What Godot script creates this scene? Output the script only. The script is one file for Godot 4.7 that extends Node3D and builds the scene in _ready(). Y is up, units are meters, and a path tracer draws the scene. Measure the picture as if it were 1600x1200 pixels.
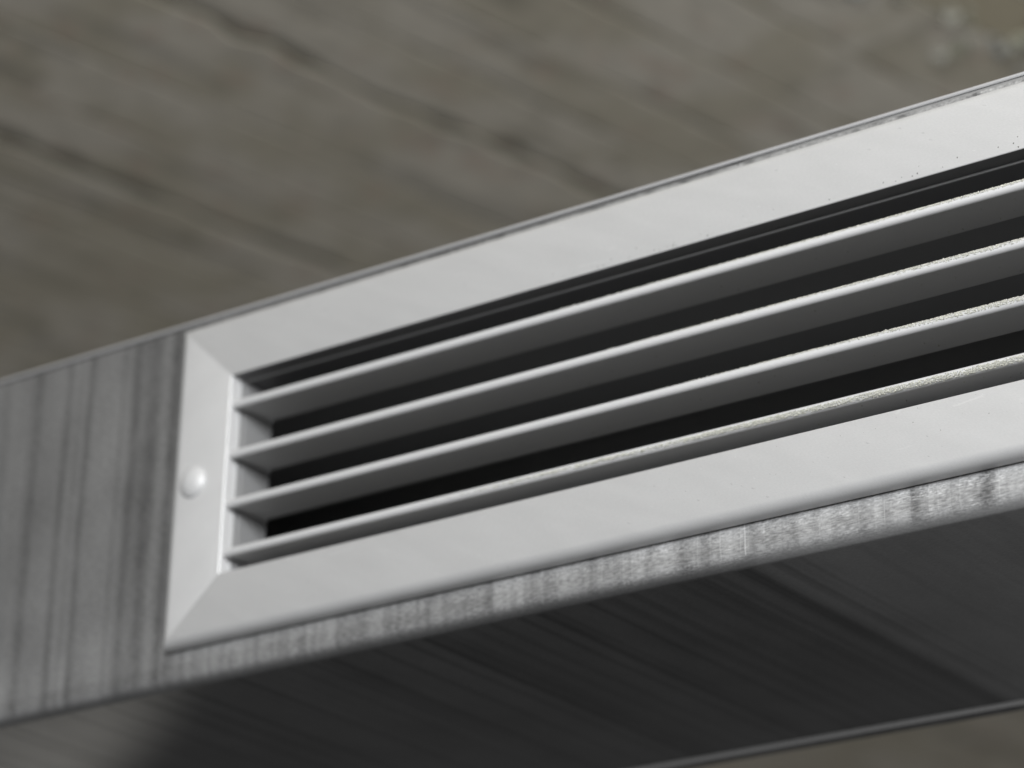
extends Node3D

# Metres. x runs along the duct towards the right, y is up, z points out of the duct's front face.
const FW := 0.0283          # width of the grille frame's face
const FH := 0.150           # height of the frame's face
const FL := 0.78            # length of the grille
const XL := -0.0022         # how much wider the left rail is
const ZI := -0.0008         # the face leans in a little towards the opening
const DUCT_Z := -0.0068     # front face of the duct
const DUCT_TOP := 0.0074
const DUCT_BOTTOM := -0.1677
const DUCT_BACK := -0.2175
const CEIL := 0.6
const BOARD_TURN := -0.19    # radians, direction of the boards against z

var rng := RandomNumberGenerator.new()
var M := {}


func _ready() -> void:
	rng.seed = 7
	make_camera()
	make_light()
	make_materials()
	make_ceiling()
	make_duct()
	make_grille()


# ---------------------------------------------------------------- camera, light

func make_camera() -> void:
	var cam := Camera3D.new()
	cam.name = "camera"
	cam.fov = 13.822
	cam.near = 0.05
	cam.far = 60.0
	var attr := CameraAttributesPhysical.new()
	attr.frustum_focal_length = 99.0
	attr.frustum_near = 0.05
	attr.frustum_far = 60.0
	attr.exposure_aperture = 6.2
	attr.frustum_focus_distance = 1.185
	cam.attributes = attr
	add_child(cam)
	var bx := Vector3(0.80104574, 0.0250456, -0.59807896)
	var by := Vector3(0.21386299, 0.92120904, 0.32501774)
	var bz := Vector3(0.55909601, -0.38826103, 0.73257424)
	cam.transform = Transform3D(Basis(bx, by, bz).orthonormalized(), Vector3(0.91759, -0.57735, 0.95816))
	cam.current = true


func make_light() -> void:
	var env := Environment.new()
	env.background_mode = Environment.BG_COLOR
	env.background_color = Color(0.132, 0.1322, 0.1324).linear_to_srgb()
	env.tonemap_mode = Environment.TONE_MAPPER_LINEAR
	env.tonemap_exposure = 1.0
	env.sdfgi_enabled = true
	env.ssao_enabled = true
	env.ssil_enabled = true
	var w := WorldEnvironment.new()
	w.name = "surroundings"
	w.environment = env
	add_child(w)
	area("front_lamp", Vector3(0.95, 0.2, 1.25), Vector3(0.15, -0.08, 0.0), Vector2(0.6, 0.5), 3.6)
	area("ceiling_fill", Vector3(0.95, 0.12, -0.75), Vector3(-0.5, 0.6, -0.8), Vector2(0.4, 0.3), 0.35)  # unseen fill, added only to brighten the ceiling
	var spot := SpotLight3D.new()
	spot.name = "soffit_fill"  # added spot, its cone shaped to lay a pool of light on the soffit
	spot.light_energy = 0.13
	spot.light_color = Color(1.0, 0.985, 0.95)
	spot.light_size = 0.02
	spot.spot_angle = 21.3
	spot.spot_angle_attenuation = 0.12
	spot.spot_range = 8.0
	spot.shadow_enabled = true
	add_child(spot)
	spot.look_at_from_position(Vector3(-0.75, -0.9, -0.45), Vector3(-0.34, -0.17, 0.216), Vector3.UP)


func area(called: String, at: Vector3, to: Vector3, size: Vector2, energy: float) -> void:
	var l := AreaLight3D.new()
	l.name = called
	l.area_size = size
	l.area_normalize_energy = true
	l.light_energy = energy
	l.light_color = Color(0.985, 0.992, 1.0)
	l.shadow_enabled = true
	l.area_range = 12.0
	add_child(l)
	l.look_at_from_position(at, to, Vector3.UP)


# ---------------------------------------------------------------- materials

func noise(s: int, freq: float, octaves := 3, kind := FastNoiseLite.TYPE_SIMPLEX_SMOOTH) -> FastNoiseLite:
	var n := FastNoiseLite.new()
	n.seed = s
	n.noise_type = kind
	n.frequency = freq
	n.fractal_octaves = octaves
	return n


func grid(s: int, w: int, h: int, freq: float, octaves := 3, grow := Vector2i(0, 0)) -> PackedByteArray:
	var im := noise(s, freq, octaves).get_image(w, h, false, false, true)
	im.convert(Image.FORMAT_L8)
	if grow.x:
		im.resize(grow.x, grow.y, Image.INTERPOLATE_CUBIC)
	return im.get_data()


func texture(w: int, h: int, bytes: PackedByteArray, rgb := false) -> ImageTexture:
	return ImageTexture.create_from_image(Image.create_from_data(w, h, false, Image.FORMAT_RGB8 if rgb else Image.FORMAT_L8, bytes))


func metal(color: Color, metallic: float, rough: float) -> StandardMaterial3D:
	var m := StandardMaterial3D.new()
	m.albedo_color = color.linear_to_srgb()
	m.metallic = metallic
	m.roughness = rough
	return m


func make_materials() -> void:
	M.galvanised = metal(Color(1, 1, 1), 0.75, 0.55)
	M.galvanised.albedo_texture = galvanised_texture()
	M.frame = metal(Color(0.78, 0.78, 0.78), 0.55, 0.46)
	M.frame.anisotropy_enabled = true
	M.frame.anisotropy = -0.5
	M.frame.albedo_texture = frame_texture()
	M.slat = metal(Color(0.48, 0.48, 0.48), 0.12, 0.65)
	M.core = metal(Color(0.085, 0.085, 0.088), 0.2, 0.5)  # shade of the recess put into the colour of the plates
	M.edge = metal(Color(0.30, 0.30, 0.30), 0.3, 0.5)  # paler strip: light on the core's front edge put into the colour
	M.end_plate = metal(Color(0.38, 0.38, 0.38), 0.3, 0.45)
	M.hem = metal(Color(0.48, 0.48, 0.485), 0.5, 0.45)
	M.lining = metal(Color(0.25, 0.25, 0.25), 0.0, 0.9)
	M.seam = metal(Color(0.9, 0.9, 0.9), 0.1, 0.5)  # paler than the sheet, in place of light the seam does not get
	M.inner_side_lit = metal(Color(0.72, 0.72, 0.72), 0.15, 0.6)  # left return, the light on it put into a paler colour
	M.inner = metal(Color(0.13, 0.13, 0.132), 0.3, 0.45)  # upper return, its shade put into a darker colour
	M.rivet = metal(Color(0.5, 0.5, 0.5), 0.1, 0.46)
	M.dust = metal(Color(0.50, 0.495, 0.445), 0.0, 0.95)
	M.dust.vertex_color_use_as_albedo = true
	M.dirt = metal(Color(0.07, 0.068, 0.06), 0.0, 0.95)
	M.board = metal(Color(1, 1, 1), 0.0, 0.9)
	M.board.albedo_texture = board_texture()
	M.joint = metal(Color(0.20, 0.185, 0.145), 0.0, 0.95)
	M.stones = []
	for c in [Color(0.36, 0.35, 0.295), Color(0.36, 0.36, 0.27), Color(0.28, 0.29, 0.28), Color(0.40, 0.39, 0.34)]:
		M.stones.append(metal(c, 0.0, 0.9))
	M.mortar = metal(Color(0.44, 0.39, 0.28), 0.0, 0.95)


# Galvanised sheet: rolling streaks across the duct, a fine grain along it, a few scratches. u: 0.6 m of length, v: 0.42 m round the profile.
func galvanised_texture() -> ImageTexture:
	var w := 2048
	var h := 1024
	var thin := grid(12, 2048, 8, 0.025, 3)
	var wander := grid(13, 512, 256, 0.012, 2, Vector2i(w, h))
	var grain := grid(14, 320, 1024, 0.50, 3, Vector2i(w, h))
	var speck := grid(15, 1024, 1024, 0.42, 2, Vector2i(w, h))
	var cloud := grid(16, 512, 256, 0.02, 4, Vector2i(w, h))
	var patch := grid(17, 512, 256, 0.06, 3, Vector2i(w, h))
	# stained bands on the front and under the duct: [where, half width, strength]
	var front := PackedFloat32Array()
	var under := PackedFloat32Array()
	for x in w:
		var t := thin[2048 * 3 + x] / 255.0
		front.append(-0.07 * smoothstep(0.55, 0.9, t))
		under.append(-0.09 * smoothstep(0.45, 0.95, thin[2048 * 5 + x] / 255.0) - 0.05 * smoothstep(0.4, 0.8, t))
	for b in [[30, 7, 0.06], [105, 7, 0.11], [172, 6, 0.10], [200, 5, 0.05], [221, 6, 0.11], [322, 8, 0.13], [354, 15, 0.12], [403, 8, 0.14], [427, 9, 0.10], [540, 6, 0.08], [600, 7, 0.07], [690, 6, 0.08], [760, 8, 0.06], [856, 6, 0.10],
			[922, 6, 0.13], [954, 5, 0.10], [1033, 5, 0.12], [1110, 12, 0.07], [1205, 7, 0.15], [1300, 6, 0.10], [1355, 9, 0.12], [1396, 15, 0.11], [1432, 17, -0.06], [1462, 9, 0.17], [1557, 7, 0.07], [1629, 8, 0.14], [1660, 6, 0.08], [1704, 7, 0.15], [1809, 8, 0.12]]:
		for x in range(maxi(0, b[0] - 3 * b[1]), mini(w - 102, b[0] + 3 * b[1])):
			front[x + 102] -= b[2] * exp(-pow(float(x - b[0]) / (b[1] * 1.2), 2.0))
	for b in [[560, 6, 0.10], [740, 8, 0.06], [905, 7, 0.10], [1110, 7, 0.08], [1190, 5, 0.06], [1260, 9, 0.09], [1335, 6, 0.07], [1395, 7, 0.09], [1440, 13, 0.12], [1490, 9, 0.10], [1640, 12, 0.06], [1700, 8, 0.06]]:
		for x in range(b[0] - 3 * b[1], b[0] + 3 * b[1]):
			under[x + 102] -= b[2] * exp(-pow(float(x - b[0]) / b[1], 4.0))
	# short blocks of lighter and darker finish along the lower strip
	var block := PackedFloat32Array()
	var left := 0
	var tone := 0.0
	for x in w:
		if left <= 0:
			left = rng.randi_range(5, 26)
			tone = rng.randf_range(-0.042, 0.042)
		left -= 1
		block.append(tone)
	var out := PackedByteArray()
	out.resize(w * h)
	for y in h:
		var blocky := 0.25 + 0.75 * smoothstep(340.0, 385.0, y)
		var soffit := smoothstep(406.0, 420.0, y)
		for x in w:
			var i := y * w + x
			var xx := x - 102
			var sx := clampi(int(x + (wander[i] - 128) * 0.018), 0, w - 1)
			var p := patch[i] / 255.0
			var rough := 0.62 + 0.38 * smoothstep(300.0, 1100.0, xx)
			var v := 0.59 + 0.08 * smoothstep(300.0, 385.0, y) + block[x] * blocky + 0.05 * smoothstep(700.0, 1500.0, xx) + front[sx] * ((0.5 + 0.6 * p) if y < 375 else (0.45 + 0.5 * p)) + ((grain[i] / 255.0 - 0.5) * 0.34 + (speck[i] / 255.0 - 0.5) * 0.26) * (0.45 + 0.8 * p) * rough + (cloud[i] / 255.0 - 0.5) * 0.10  # paler downwards and to the right: light gradient put into the tone
			v -= 0.07 * smoothstep(391.0, 396.0, y) * (1.0 - smoothstep(403.0, 410.0, y)) * smoothstep(0.35, 0.75, speck[i] / 255.0 + 0.3 * (p - 0.5)) * rough * 2.0
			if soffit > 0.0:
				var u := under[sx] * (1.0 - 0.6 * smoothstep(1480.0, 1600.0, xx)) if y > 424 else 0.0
				var v2 := 0.41 + 0.42 * u * lerpf(1.1, 0.6, smoothstep(430.0, 850.0, y)) + (grain[i] / 255.0 - 0.5) * 0.06 + (speck[i] / 255.0 - 0.5) * 0.05 + (cloud[i] / 255.0 - 0.5) * 0.05 + 0.10 * smoothstep(1440.0, 1480.0, xx) + 0.10 * smoothstep(1200.0, 1900.0, xx)  # underside: reflected light put into the tone, lighter to the right
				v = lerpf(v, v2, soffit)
			out[i] = clampi(int(v * 255.0), 0, 255)
	# scratches across the lower edge
	for k in 22:
		var x0 := rng.randi_range(1000, 1940)
		var n := rng.randi_range(10, 50)
		var y0 := 408 - n
		var strong := rng.randf_range(0.08, 0.3)
		if k < 3:
			x0 = [1554, 1516, 1480][k]
			n = [62, 50, 40][k]
			y0 = 410 - n
			strong = [0.7, 0.4, 0.22][k]
		for j in n:
			for d in 2:
				var i2 := mini(y0 + j, h - 1) * w + x0 + d + j / 40
				out[i2] = clampi(int(lerpf(out[i2], 235.0, strong * (1.0 - 0.5 * d))), 0, 255)
	return texture(w, h, out)


func frame_texture() -> ImageTexture:
	var w := 1024
	var h := 256
	var fine := grid(31, w, h, 0.4, 2)
	var soft := grid(32, w, h, 0.012, 3)
	var out := PackedByteArray()
	out.resize(w * h)
	for i in w * h:
		out[i] = clampi(int(238.0 + (fine[i] - 128) * 0.055 + (soft[i] - 128) * 0.025), 0, 255)
	for k in 14:
		# faint rubs
		var x := rng.randi_range(10, w - 80)
		var y := float(rng.randi_range(30, h - 40))
		var slope := rng.randf_range(-0.6, 0.6)
		var up := rng.randf_range(4.0, 12.0)
		for j in rng.randi_range(12, 60):
			y = clampf(y + slope, 2.0, h - 3.0)
			for d in 2:
				var i := (int(y) + d) * w + x + j
				out[i] = clampi(int(out[i] + up), 0, 255)
	for k in 60:
		var x := rng.randi_range(2, w - 6)
		var y := rng.randi_range(6, h - 6)
		var v := 255 if k % 2 else 190
		for j in rng.randi_range(1, 3):
			out[(y + j % 2) * w + x + j] = v
	return texture(w, h, out)


# Weathered concrete cast against boards: olive and brownish mottling. One repeat is 1.2 m.
func board_texture() -> ImageTexture:
	var n := 1024
	var a := grid(41, n, n, 0.006, 4)
	var b := grid(42, n, n, 0.015, 4)
	var c := grid(43, n, n, 0.05, 4)
	var grain := grid(44, n, 96, 0.022, 3, Vector2i(n, n))
	var red := grid(45, n, n, 0.018, 2)
	var grey := Vector3(0.60, 0.556, 0.47)
	var olive := Vector3(0.50, 0.457, 0.362)
	var rust := Vector3(0.50, 0.40, 0.32)
	var dark := Vector3(0.24, 0.22, 0.165)
	var out := PackedByteArray()
	out.resize(n * n * 3)
	for i in n * n:
		var col := grey.lerp(olive, smoothstep(0.35, 0.75, a[i] / 255.0))
		col = col.lerp(rust, 0.55 * smoothstep(0.68, 0.88, red[i] / 255.0))
		col = col.lerp(dark, 0.35 * smoothstep(0.62, 0.9, b[i] / 255.0))
		col *= 0.86 + 0.20 * c[i] / 255.0 + 0.10 * grain[i] / 255.0
		col *= 1.0 - 0.32 * smoothstep(0.56, 0.82, grain[i] / 255.0)
		var s := Color(col.x, col.y, col.z).linear_to_srgb()
		out[i * 3] = int(s.r * 255.0)
		out[i * 3 + 1] = int(s.g * 255.0)
		out[i * 3 + 2] = int(s.b * 255.0)
	return texture(n, n, out, true)


# ---------------------------------------------------------------- helpers

func thing(called: String, label: String, category: String) -> Node3D:
	var o := Node3D.new()
	o.name = called
	o.set_meta("label", label)
	o.set_meta("category", category)
	add_child(o, true)
	return o


func part(called: String, mesh: Mesh, mat: Material, parent: Node, label := "") -> MeshInstance3D:
	var o := MeshInstance3D.new()
	o.name = called
	o.mesh = mesh
	o.material_override = mat
	if label:
		o.set_meta("label", label)
	parent.add_child(o, true)
	return o


# One quad with a normal at each corner; corners in order round the quad. The winding follows the normals.
func quad(st: SurfaceTool, p: Array, n: Array, uv: Array) -> void:
	var order := [0, 1, 2, 0, 2, 3]
	var face: Vector3 = (p[1] - p[0]).cross(p[2] - p[0])
	if face.length() < 1e-14:
		face = (p[2] - p[0]).cross(p[3] - p[0])
	if face.dot(n[0] + n[1] + n[2] + n[3]) > 0.0:
		order = [0, 2, 1, 0, 3, 2]
	for k in order:
		st.set_normal(n[k])
		st.set_uv(uv[k])
		st.add_vertex(p[k])


# Normals of an open profile (points in a plane), smooth where the bend is under 40 degrees: returns two per segment. The normal lies on the left of the way it runs.
func profile_normals(pts: PackedVector2Array) -> Array:
	var seg := []
	for i in pts.size() - 1:
		var d := (pts[i + 1] - pts[i]).normalized()
		seg.append(Vector2(-d.y, d.x))
	var out := []
	for i in seg.size():
		var a: Vector2 = seg[i]
		var b: Vector2 = seg[i]
		if i > 0 and seg[i - 1].dot(seg[i]) > 0.76:
			a = (seg[i - 1] + seg[i]).normalized()
		if i < seg.size() - 1 and seg[i + 1].dot(seg[i]) > 0.76:
			b = (seg[i + 1] + seg[i]).normalized()
		out.append([a, b])
	return out


func arc(c: Vector2, r: float, from: float, to: float, n: int) -> PackedVector2Array:
	var out := PackedVector2Array()
	for i in n + 1:
		var a := deg_to_rad(lerpf(from, to, float(i) / n))
		out.append(c + Vector2(cos(a), sin(a)) * r)
	return out


# A profile in (z, y) swept along x from x0 to x1 in so many steps; uv in metres times uvs.
func sweep_x(st: SurfaceTool, pts: PackedVector2Array, x0: float, x1: float, steps: int, flip: bool, uv0: Vector2, uvs: Vector2, length0 := 0.0) -> void:
	var nn := profile_normals(pts)
	var run := length0
	for i in pts.size() - 1:
		var d := pts[i].distance_to(pts[i + 1])
		var na: Vector2 = nn[i][0] * (-1.0 if flip else 1.0)
		var nb: Vector2 = nn[i][1] * (-1.0 if flip else 1.0)
		for k in steps:
			var xa := lerpf(x0, x1, float(k) / steps)
			var xb := lerpf(x0, x1, float(k + 1) / steps)
			quad(st, [Vector3(xa, pts[i].y, pts[i].x), Vector3(xb, pts[i].y, pts[i].x), Vector3(xb, pts[i + 1].y, pts[i + 1].x), Vector3(xa, pts[i + 1].y, pts[i + 1].x)],
				[Vector3(0, na.y, na.x), Vector3(0, na.y, na.x), Vector3(0, nb.y, nb.x), Vector3(0, nb.y, nb.x)],
				[(Vector2(xa, run) - uv0) * uvs, (Vector2(xb, run) - uv0) * uvs, (Vector2(xb, run + d) - uv0) * uvs, (Vector2(xa, run + d) - uv0) * uvs])
		run += d


func box(st: SurfaceTool, lo: Vector3, hi: Vector3) -> void:
	var c := [Vector3(lo.x, lo.y, lo.z), Vector3(hi.x, lo.y, lo.z), Vector3(hi.x, hi.y, lo.z), Vector3(lo.x, hi.y, lo.z), Vector3(lo.x, lo.y, hi.z), Vector3(hi.x, lo.y, hi.z), Vector3(hi.x, hi.y, hi.z), Vector3(lo.x, hi.y, hi.z)]
	var u := [Vector2(0, 0), Vector2(1, 0), Vector2(1, 1), Vector2(0, 1)]
	for f in [[0, 1, 2, 3, Vector3(0, 0, -1)], [4, 5, 6, 7, Vector3(0, 0, 1)], [0, 1, 5, 4, Vector3(0, -1, 0)], [3, 2, 6, 7, Vector3(0, 1, 0)], [0, 3, 7, 4, Vector3(-1, 0, 0)], [1, 2, 6, 5, Vector3(1, 0, 0)]]:
		quad(st, [c[f[0]], c[f[1]], c[f[2]], c[f[3]]], [f[4], f[4], f[4], f[4]], u)


func begin() -> SurfaceTool:
	var st := SurfaceTool.new()
	st.begin(Mesh.PRIMITIVE_TRIANGLES)
	return st


func lump(s: int, rough: float) -> ArrayMesh:
	var sphere := SphereMesh.new()
	sphere.radius = 0.5
	sphere.height = 1.0
	sphere.radial_segments = 9
	sphere.rings = 5
	var a := sphere.get_mesh_arrays()
	var v: PackedVector3Array = a[Mesh.ARRAY_VERTEX]
	var n := noise(s, 1.3, 2)
	for i in v.size():
		v[i] *= 1.0 + rough * n.get_noise_3dv(v[i])
	a[Mesh.ARRAY_VERTEX] = v
	a[Mesh.ARRAY_NORMAL] = null
	a[Mesh.ARRAY_TANGENT] = null
	var am := ArrayMesh.new()
	am.add_surface_from_arrays(Mesh.PRIMITIVE_TRIANGLES, a)
	var st := SurfaceTool.new()
	st.create_from(am, 0)
	st.generate_normals()
	return st.commit()


func scatter(called: String, mesh: Mesh, mat: Material, places: Array, parent: Node) -> void:
	var mm := MultiMesh.new()
	mm.transform_format = MultiMesh.TRANSFORM_3D
	mm.use_colors = true
	mm.mesh = mesh
	mm.instance_count = places.size()
	for i in places.size():
		mm.set_instance_transform(i, places[i])
		var shade := rng.randf_range(0.55, 1.1)
		mm.set_instance_color(i, Color(shade, shade, shade * rng.randf_range(0.94, 1.03)))
	var o := MultiMeshInstance3D.new()
	o.name = called
	o.multimesh = mm
	o.material_override = mat
	o.set_meta("kind", "stuff")
	parent.add_child(o, true)


# ---------------------------------------------------------------- ceiling

func make_ceiling() -> void:
	var root := Node3D.new()
	root.name = "ceiling"
	root.set_meta("kind", "structure")
	root.set_meta("label", "weathered grey brown ceiling of long boards behind the duct, out of focus")
	add_child(root)
	root.position = Vector3(-0.55, CEIL, -0.54)
	root.rotation.y = BOARD_TURN
	# slab above the boards, seen in the joints
	var st := begin()
	box(st, Vector3(-3.0, 0.0016, -7.0), Vector3(2.6, 0.13, 2.6))
	part("slab", st.commit(), M.joint, root)
	# boards run along the ceiling's own z; local x = 0 is the dark joint through the middle of the photograph
	var joints := []
	for k in range(-26, 0):
		joints.append(-0.274 + k * 0.092 + rng.randf_range(-0.008, 0.008))
	joints.append_array([-0.274, -0.196, -0.112, 0.0, 0.078, 0.143, 0.222, 0.305, 0.397, 0.452])
	for k in range(1, 20):
		joints.append(0.452 + k * 0.092 + rng.randf_range(-0.008, 0.008))
	for k in joints.size() - 1:
		if is_equal_approx(joints[k], 0.397):
			continue
		var open := [0.005, 0.005]
		for j in 2:
			for d in [-0.274, 0.0]:
				if is_equal_approx(joints[k + j], d):
					open[j] = 0.016
		board(root, joints[k] + 0.0003, joints[k + 1] - 0.0003, rng.randf_range(-0.0003, 0.0003), open[0], open[1], k)
	# where a board is missing the rough concrete shows, with stones in it
	var s2 := begin()
	box(s2, Vector3(0.3975, 0.0012, -7.0), Vector3(0.4515, 0.029, 2.6))
	part("rough_strip", s2.commit(), M.mortar, root)
	var shapes := [lump(1, 0.8), lump(2, 0.9), lump(3, 0.8)]
	for k in 210:
		var big := rng.randf_range(0.006, 0.017)
		var o := part("stone", shapes[k % 3], M.stones[rng.randi_range(0, 3)], root)
		o.position = Vector3(0.397 + rng.randfn(-0.004, 0.022), 0.002, rng.randf_range(-1.1, 0.3))
		if k < 4:
			big = [0.014, 0.015, 0.012, 0.011][k]
			o.material_override = M.stones[0]
			o.position = [Vector3(0.396, 0.0, -0.418), Vector3(0.399, 0.0, -0.485), Vector3(0.386, 0.002, -0.372), Vector3(0.383, 0.002, -0.456)][k]
		o.rotation = Vector3(rng.randf() * 6.0, rng.randf() * 6.0, rng.randf() * 6.0)
		o.scale = Vector3(big * rng.randf_range(0.9, 1.4), big * 0.7, big)


# One board, its two long edges chipped by up to so much where the joint is open.
func board(root: Node3D, x0: float, x1: float, y: float, chip0: float, chip1: float, s: int) -> void:
	var st := begin()
	var n := noise(200 + s, 6.0, 3)
	var m := noise(400 + s, 21.0, 2)
	var zs := [-7.0, -4.0]
	for k in 96:
		zs.append(-2.4 + k * 0.03)
	zs.append(2.6)
	var off := Vector2(rng.randf(), rng.randf())
	for k in zs.size() - 1:
		var e := []
		for z in [zs[k], zs[k + 1]]:
			e.append(x0 + chip0 * clampf(0.45 + 0.3 * n.get_noise_1d(z) + 0.7 * m.get_noise_1d(z), 0.0, 1.4))
			e.append(x1 - chip1 * clampf(0.45 + 0.3 * n.get_noise_1d(z + 50.0) + 0.7 * m.get_noise_1d(z + 50.0), 0.0, 1.4))
		var za: float = zs[k]
		var zb: float = zs[k + 1]
		var q := [Vector3(e[0], y, za), Vector3(e[2], y, zb), Vector3(e[3], y, zb), Vector3(e[1], y, za)]
		var d := Vector3.DOWN
		quad(st, q, [d, d, d, d], [off + Vector2(e[0] - x0, za) / 1.2, off + Vector2(e[2] - x0, zb) / 1.2, off + Vector2(e[3] - x0, zb) / 1.2, off + Vector2(e[1] - x0, za) / 1.2])
		for side in 2:
			var p0: Vector3 = q[0] if side == 0 else q[3]
			var p1: Vector3 = q[1] if side == 0 else q[2]
			var nx := Vector3(-1, 0, 0) if side == 0 else Vector3(1, 0, 0)
			var up := Vector3(0, 0.02, 0)
			quad(st, [p0, p1, p1 + up, p0 + up], [nx, nx, nx, nx], [off, off, off, off])
	part("board", st.commit(), M.board, root)


# ---------------------------------------------------------------- duct

func make_duct() -> void:
	var root := thing("ventilation_duct", "grey streaked galvanised sheet metal duct with folded lower edge, carrying the grille", "duct")
	var r := 0.009
	var rt := 0.0028
	# profile in (z, y), from the top's back over the front to the soffit's back
	var upper := PackedVector2Array([Vector2(DUCT_BACK - 0.012, DUCT_TOP)])
	upper.append_array(arc(Vector2(DUCT_Z - rt, DUCT_TOP - rt), rt, 90, 0, 6))
	var lower := arc(Vector2(DUCT_Z - r, DUCT_BOTTOM + r * 0.82), r, 0, -55, 8)
	lower.append(Vector2(DUCT_BACK - 0.012, DUCT_BOTTOM))
	var ho := -0.013
	var hu := -0.139
	var face_top := upper[upper.size() - 1]
	var start := -(DUCT_Z - DUCT_BACK)
	var uv0 := Vector2(-0.16, 0.0)
	var uvs := Vector2(1.0 / 0.6, 1.0 / 0.42)
	var up_len := 0.0
	for i in upper.size() - 1:
		up_len += upper[i].distance_to(upper[i + 1])
	var l0 := -up_len          # v = 0 where the flat face begins
	var whole := upper.duplicate()
	whole.append_array(lower)
	var st := begin()
	var x_hole := 0.014
	sweep_x(st, whole, -1.6, x_hole, 8, false, uv0, uvs, l0)
	sweep_x(st, whole, FL - x_hole, 2.4, 8, false, uv0, uvs, l0)
	var top_part := upper.duplicate()
	top_part.append(Vector2(DUCT_Z, ho))
	sweep_x(st, top_part, x_hole, FL - x_hole, 4, false, uv0, uvs, l0)
	var low_part := PackedVector2Array([Vector2(DUCT_Z, hu)])
	low_part.append_array(lower)
	sweep_x(st, low_part, x_hole, FL - x_hole, 4, false, uv0, uvs, face_top.y - hu)
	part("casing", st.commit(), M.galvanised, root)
	# folded hem along the top edge
	var sh := begin()
	var hem := PackedVector2Array([Vector2(DUCT_Z, DUCT_TOP - 0.0014)])
	hem.append_array(arc(Vector2(DUCT_Z - 0.0004, DUCT_TOP - 0.0006), 0.0009, -20, 160, 10))
	hem.reverse()
	sweep_x(sh, hem, -1.6, 2.4, 8, false, uv0, uvs, 0.14)
	part("top_hem", sh.commit(), M.hem, root)
	# rear wall
	var sb := begin()
	box(sb, Vector3(-1.6, DUCT_BOTTOM + 0.001, DUCT_BACK - 0.014), Vector3(2.4, DUCT_TOP - 0.001, DUCT_BACK - 0.0122))
	part("rear_wall", sb.commit(), M.galvanised, root)
	# liner added inside to keep the openings dark
	var sl := begin()
	var inner := PackedVector2Array([Vector2(-0.012, DUCT_TOP - 0.004), Vector2(DUCT_BACK + 0.004, DUCT_TOP - 0.004), Vector2(DUCT_BACK + 0.004, DUCT_BOTTOM + 0.004), Vector2(-0.012, DUCT_BOTTOM + 0.004)])
	sweep_x(sl, inner, -1.59, 2.39, 1, false, uv0, uvs)
	part("lining", sl.commit(), M.lining, root)
	# raised seam near the soffit's back edge
	var ss := begin()
	var bead := PackedVector2Array()
	bead.append_array(arc(Vector2(DUCT_BACK, DUCT_BOTTOM + 0.0002), 0.0016, 0, -180, 8))
	sweep_x(ss, bead, -1.6, 2.4, 1, false, uv0, uvs)
	part("seam", ss.commit(), M.seam, root)


# ---------------------------------------------------------------- grille

func rail(corner_a: Callable, corner_b: Callable, pts: PackedVector2Array, out_dir: Vector3, steps: int) -> ArrayMesh:
	# pts are (s, z): s the inset from the frame's outer edge; corner(s) gives the mitre point
	var st := begin()
	var nn := profile_normals(pts)
	var run := 0.0
	for i in pts.size() - 1:
		var d := pts[i].distance_to(pts[i + 1])
		var na: Vector3 = Vector3(0, 0, nn[i][0].y) - out_dir * nn[i][0].x
		var nb: Vector3 = Vector3(0, 0, nn[i][1].y) - out_dir * nn[i][1].x
		var a0: Vector3 = corner_a.call(pts[i].x) + Vector3(0, 0, pts[i].y)
		var b0: Vector3 = corner_b.call(pts[i].x) + Vector3(0, 0, pts[i].y)
		var a1: Vector3 = corner_a.call(pts[i + 1].x) + Vector3(0, 0, pts[i + 1].y)
		var b1: Vector3 = corner_b.call(pts[i + 1].x) + Vector3(0, 0, pts[i + 1].y)
		for k in steps:
			var t0 := float(k) / steps
			var t1 := float(k + 1) / steps
			var q := [a0.lerp(b0, t0), a0.lerp(b0, t1), a1.lerp(b1, t1), a1.lerp(b1, t0)]
			var uv := []
			for j in 4:
				var along: float = q[j].x + q[j].y * 1.7 if absf(out_dir.x) < 0.5 else q[j].y
				uv.append(Vector2(along / 0.3, (run + (d if j > 1 else 0.0)) / 0.075))
			quad(st, q, [na, na, nb, nb], uv)
		run += d
	return st.commit()


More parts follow.
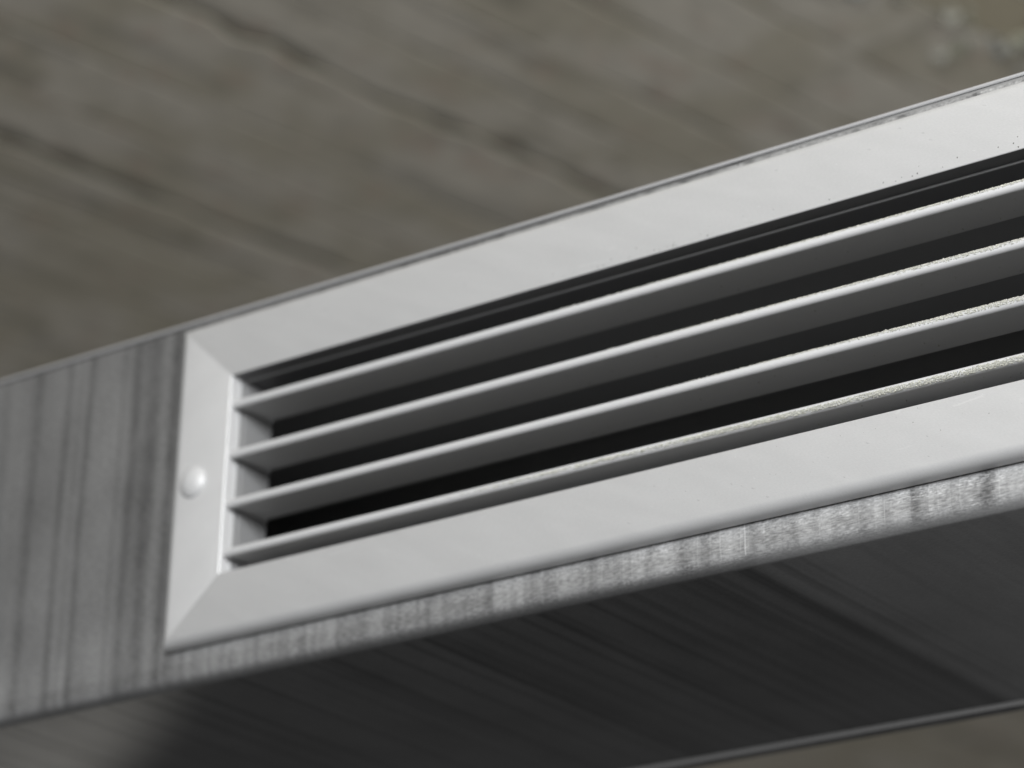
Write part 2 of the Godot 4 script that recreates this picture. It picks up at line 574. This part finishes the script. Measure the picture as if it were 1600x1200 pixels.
func make_grille() -> void:
	var root := thing("air_grille", "silver aluminium air grille with mitred frame and four dusty horizontal slats", "grille")
	# frame profile (s, z), from the back of the outer lip over the face to the back of the inner return
	var pts := PackedVector2Array([Vector2(-0.0012, -0.0062)])
	pts.append_array(arc(Vector2(0.0036, -0.0048), 0.0048, 180, 92, 12))
	pts.append(Vector2(FW - 0.0004, ZI))
	pts.append_array(arc(Vector2(FW - 0.0004, ZI - 0.0004), 0.0004, 80, 0, 5))
	var ret := PackedVector2Array([pts[pts.size() - 1], Vector2(FW, -0.0096), Vector2(FW - 0.0015, -0.0096)])
	var full := pts.duplicate()
	full.append_array(ret.slice(1))
	var tl := func(s: float) -> Vector3: return Vector3(s + XL * (1.0 - s / FW), -s, 0)
	var tr := func(s: float) -> Vector3: return Vector3(FL - s, -s, 0)
	var bl := func(s: float) -> Vector3: return Vector3(s + XL * (1.0 - s / FW), -FH + s, 0)
	var br := func(s: float) -> Vector3: return Vector3(FL - s, -FH + s, 0)
	part("frame_rail", rail(tl, tr, pts, Vector3.UP, 12), M.frame, root, "upper rail of the frame, dark specks along its inner edge")
	part("frame_rail", rail(bl, br, full, Vector3.DOWN, 12), M.frame, root, "lower rail of the frame with rounded bottom lip")
	part("frame_rail", rail(tl, bl, pts, Vector3.LEFT, 4), M.frame, root, "short left rail of the frame with a round rivet")
	part("frame_rail", rail(tr, br, full, Vector3.RIGHT, 4), M.frame, root)
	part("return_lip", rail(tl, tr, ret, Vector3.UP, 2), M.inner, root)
	part("return_lip", rail(tl, bl, ret, Vector3.LEFT, 2), M.inner_side_lit, root)
	make_core(root)
	# rivet: a low dome with a narrow brim
	var dome := begin()
	var pr := PackedVector2Array([Vector2(0.0074, -0.0002), Vector2(0.0074, 0.0003), Vector2(0.0070, 0.0008), Vector2(0.0061, 0.0015), Vector2(0.0048, 0.0022), Vector2(0.0033, 0.00275), Vector2(0.0016, 0.0030), Vector2(0.0, 0.0031)])
	var nn := profile_normals(pr)
	for i in pr.size() - 1:
		for k in 32:
			var c0 := Vector2.from_angle(TAU * k / 32.0)
			var c1 := Vector2.from_angle(TAU * (k + 1) / 32.0)
			var n0: Vector2 = -nn[i][0]
			var n1: Vector2 = -nn[i][1]
			quad(dome, [Vector3(c0.x * pr[i].x, c0.y * pr[i].x, pr[i].y), Vector3(c1.x * pr[i].x, c1.y * pr[i].x, pr[i].y), Vector3(c1.x * pr[i + 1].x, c1.y * pr[i + 1].x, pr[i + 1].y), Vector3(c0.x * pr[i + 1].x, c0.y * pr[i + 1].x, pr[i + 1].y)],
				[Vector3(c0.x * n0.x, c0.y * n0.x, n0.y), Vector3(c1.x * n0.x, c1.y * n0.x, n0.y), Vector3(c1.x * n1.x, c1.y * n1.x, n1.y), Vector3(c0.x * n1.x, c0.y * n1.x, n1.y)],
				[Vector2.ZERO, Vector2.ZERO, Vector2.ZERO, Vector2.ZERO])
	var rv := part("rivet", dome.commit(), M.rivet, root)
	rv.position = Vector3(0.0096, -0.0757, -0.0002)
	# slats
	var grain := lump(21, 0.9)
	var ys := [-0.0419, -0.0659, -0.0892, -0.1121]
	for k in 4:
		var sm := begin()
		var y: float = ys[k]
		sweep_x(sm, slat_profile(y), FW + 0.0003, FL - FW - 0.0003, 6, false, Vector2.ZERO, Vector2(1, 1))
		for x in [FW + 0.0003, FL - FW - 0.0003]:
			end_cap(sm, slat_profile(y), x)
		var slat := part("slat", sm.commit(), M.slat, root)
		dust_on(slat, y, k, grain)
	# dark specks on the upper rail's inner edge
	var specks := []
	for k in 40:
		var x := 0.47 - 0.27 * pow(rng.randf(), 1.4)
		var up := 0.0045 * pow(rng.randf(), 3.0) + 0.0002
		var s := rng.randf_range(0.00018, 0.00055)
		specks.append(Transform3D(Basis.from_scale(Vector3(s, s, s * 0.6)), Vector3(x, -FW + 0.0009 + up, ZI + 0.00012)))
	for k in 50:
		var s := rng.randf_range(0.00012, 0.0003)
		specks.append(Transform3D(Basis.from_scale(Vector3(s, s, s * 0.5)), Vector3(rng.randf_range(0.25, 0.47), rng.randf_range(-FH + 0.003, -FH + FW - 0.001), -0.0003)))
	scatter("dirt_specks", grain, M.dirt, specks, root)


func slat_profile(y: float) -> PackedVector2Array:
	# (z, y): thin blade, rounded nose bulb in front; runs from the top's back round the nose to the underside's back and closes
	var p := PackedVector2Array([Vector2(-0.0262, y + 0.0004), Vector2(-0.0065, y + 0.0008), Vector2(-0.0050, y + 0.0015)])
	p.append_array(arc(Vector2(-0.0038, y), 0.0020, 100, -100, 14))
	p.append_array(PackedVector2Array([Vector2(-0.0052, y - 0.0012), Vector2(-0.0068, y - 0.0008), Vector2(-0.0262, y - 0.0004), Vector2(-0.0262, y + 0.0004)]))
	return p


func end_cap(st: SurfaceTool, pts: PackedVector2Array, x: float) -> void:
	var tri := Geometry2D.triangulate_polygon(pts.slice(0, pts.size() - 1))
	var n := Vector3(-1 if x < 0.3 else 1, 0, 0)
	for i in range(0, tri.size(), 3):
		var p := []
		for j in 3:
			p.append(Vector3(x, pts[tri[i + j]].y, pts[tri[i + j]].x))
		if ((p[1] - p[0]) as Vector3).cross(p[2] - p[0]).dot(n) > 0.0:
			p.reverse()
		for v in p:
			st.set_normal(n)
			st.set_uv(Vector2.ZERO)
			st.add_vertex(v)


func dust_on(slat: Node3D, y: float, k: int, grain: Mesh) -> void:
	var places := []
	var density := noise(60 + k, 9.0, 3)
	var from: float = [0.23, 0.26, 0.30, 0.18][k]
	for j in 15000:
		var x := rng.randf_range(0.12, 0.47)
		var amount := smoothstep(from - 0.05, from + 0.16, x) * (0.75 + 0.6 * density.get_noise_1d(x * 4.0))
		if rng.randf() > amount:
			continue
		# angle round the nose, 0 = straight out, 90 = up; the layer thins out towards the left
		var ramp := smoothstep(from, 0.42, x)
		var ragged := 9.0 * density.get_noise_1d(x * 30.0 + 9.0) + rng.randfn(0.0, 4.0)
		var low: float = lerpf([58.0, 50.0, 40.0, -20.0][k], [14.0, -2.0, -16.0, -50.0][k], ramp) + ragged
		var high: float = lerpf([110.0, 100.0, 70.0, 8.0][k], [120.0, 110.0, 62.0, 14.0][k], ramp) + ragged
		var deg := rng.randf_range(low, high)
		var a := deg_to_rad(deg)
		var s := rng.randf_range(0.00018, 0.00046)
		if rng.randf() < 0.012:
			s *= 1.5
		var c := Vector2(-0.0038, y) + Vector2(cos(a), sin(a)) * (0.0020 + s * 0.2)
		places.append(Transform3D(Basis.from_euler(Vector3(rng.randf() * 6.0, rng.randf() * 6.0, 0)).scaled(Vector3(s, s, s)), Vector3(x, c.y, c.x)))
	for j in 40:
		# flecks on the underside
		var s := rng.randf_range(0.0002, 0.0005)
		places.append(Transform3D(Basis.from_euler(Vector3(rng.randf() * 6.0, rng.randf() * 6.0, 0)).scaled(Vector3(s, s, s)), Vector3(rng.randf_range(0.15, 0.46), y - 0.0008, rng.randf_range(-0.024, -0.008))))
	scatter("dust", grain, M.dust, places, slat)


func make_core(root: Node3D) -> void:
	# the inner casing that carries the slats: it shows its front edge just inside the frame's return
	var x0 := FW
	var x1 := FL - FW
	var y1 := -FW
	var y0 := -FH + FW
	var e := 0.0006
	var zf := -0.0098
	var zb := -0.0285
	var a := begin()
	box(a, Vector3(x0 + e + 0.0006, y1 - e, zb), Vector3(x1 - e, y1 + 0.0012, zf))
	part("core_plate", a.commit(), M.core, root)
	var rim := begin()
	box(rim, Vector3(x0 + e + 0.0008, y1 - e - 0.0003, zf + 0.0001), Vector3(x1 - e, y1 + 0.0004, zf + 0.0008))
	part("core_rim_lit", rim.commit(), M.edge, root)
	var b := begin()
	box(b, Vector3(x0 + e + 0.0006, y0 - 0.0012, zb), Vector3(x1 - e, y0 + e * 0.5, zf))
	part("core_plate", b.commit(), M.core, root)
	for s in [0, 1]:
		var c := begin()
		if s == 0:
			box(c, Vector3(x0 - 0.0012, y0 - 0.001, zb), Vector3(x0 + e + 0.0004, y1 + 0.001, zf - 0.0006))
			box(c, Vector3(x0 - 0.0002, y0, zf - 0.0004), Vector3(x0 + e, y1, -0.0076))
		else:
			box(c, Vector3(x1 - e, y0 - 0.001, zb), Vector3(x1 + 0.0012, y1 + 0.001, zf))
		part("end_plate", c.commit(), M.end_plate, root)
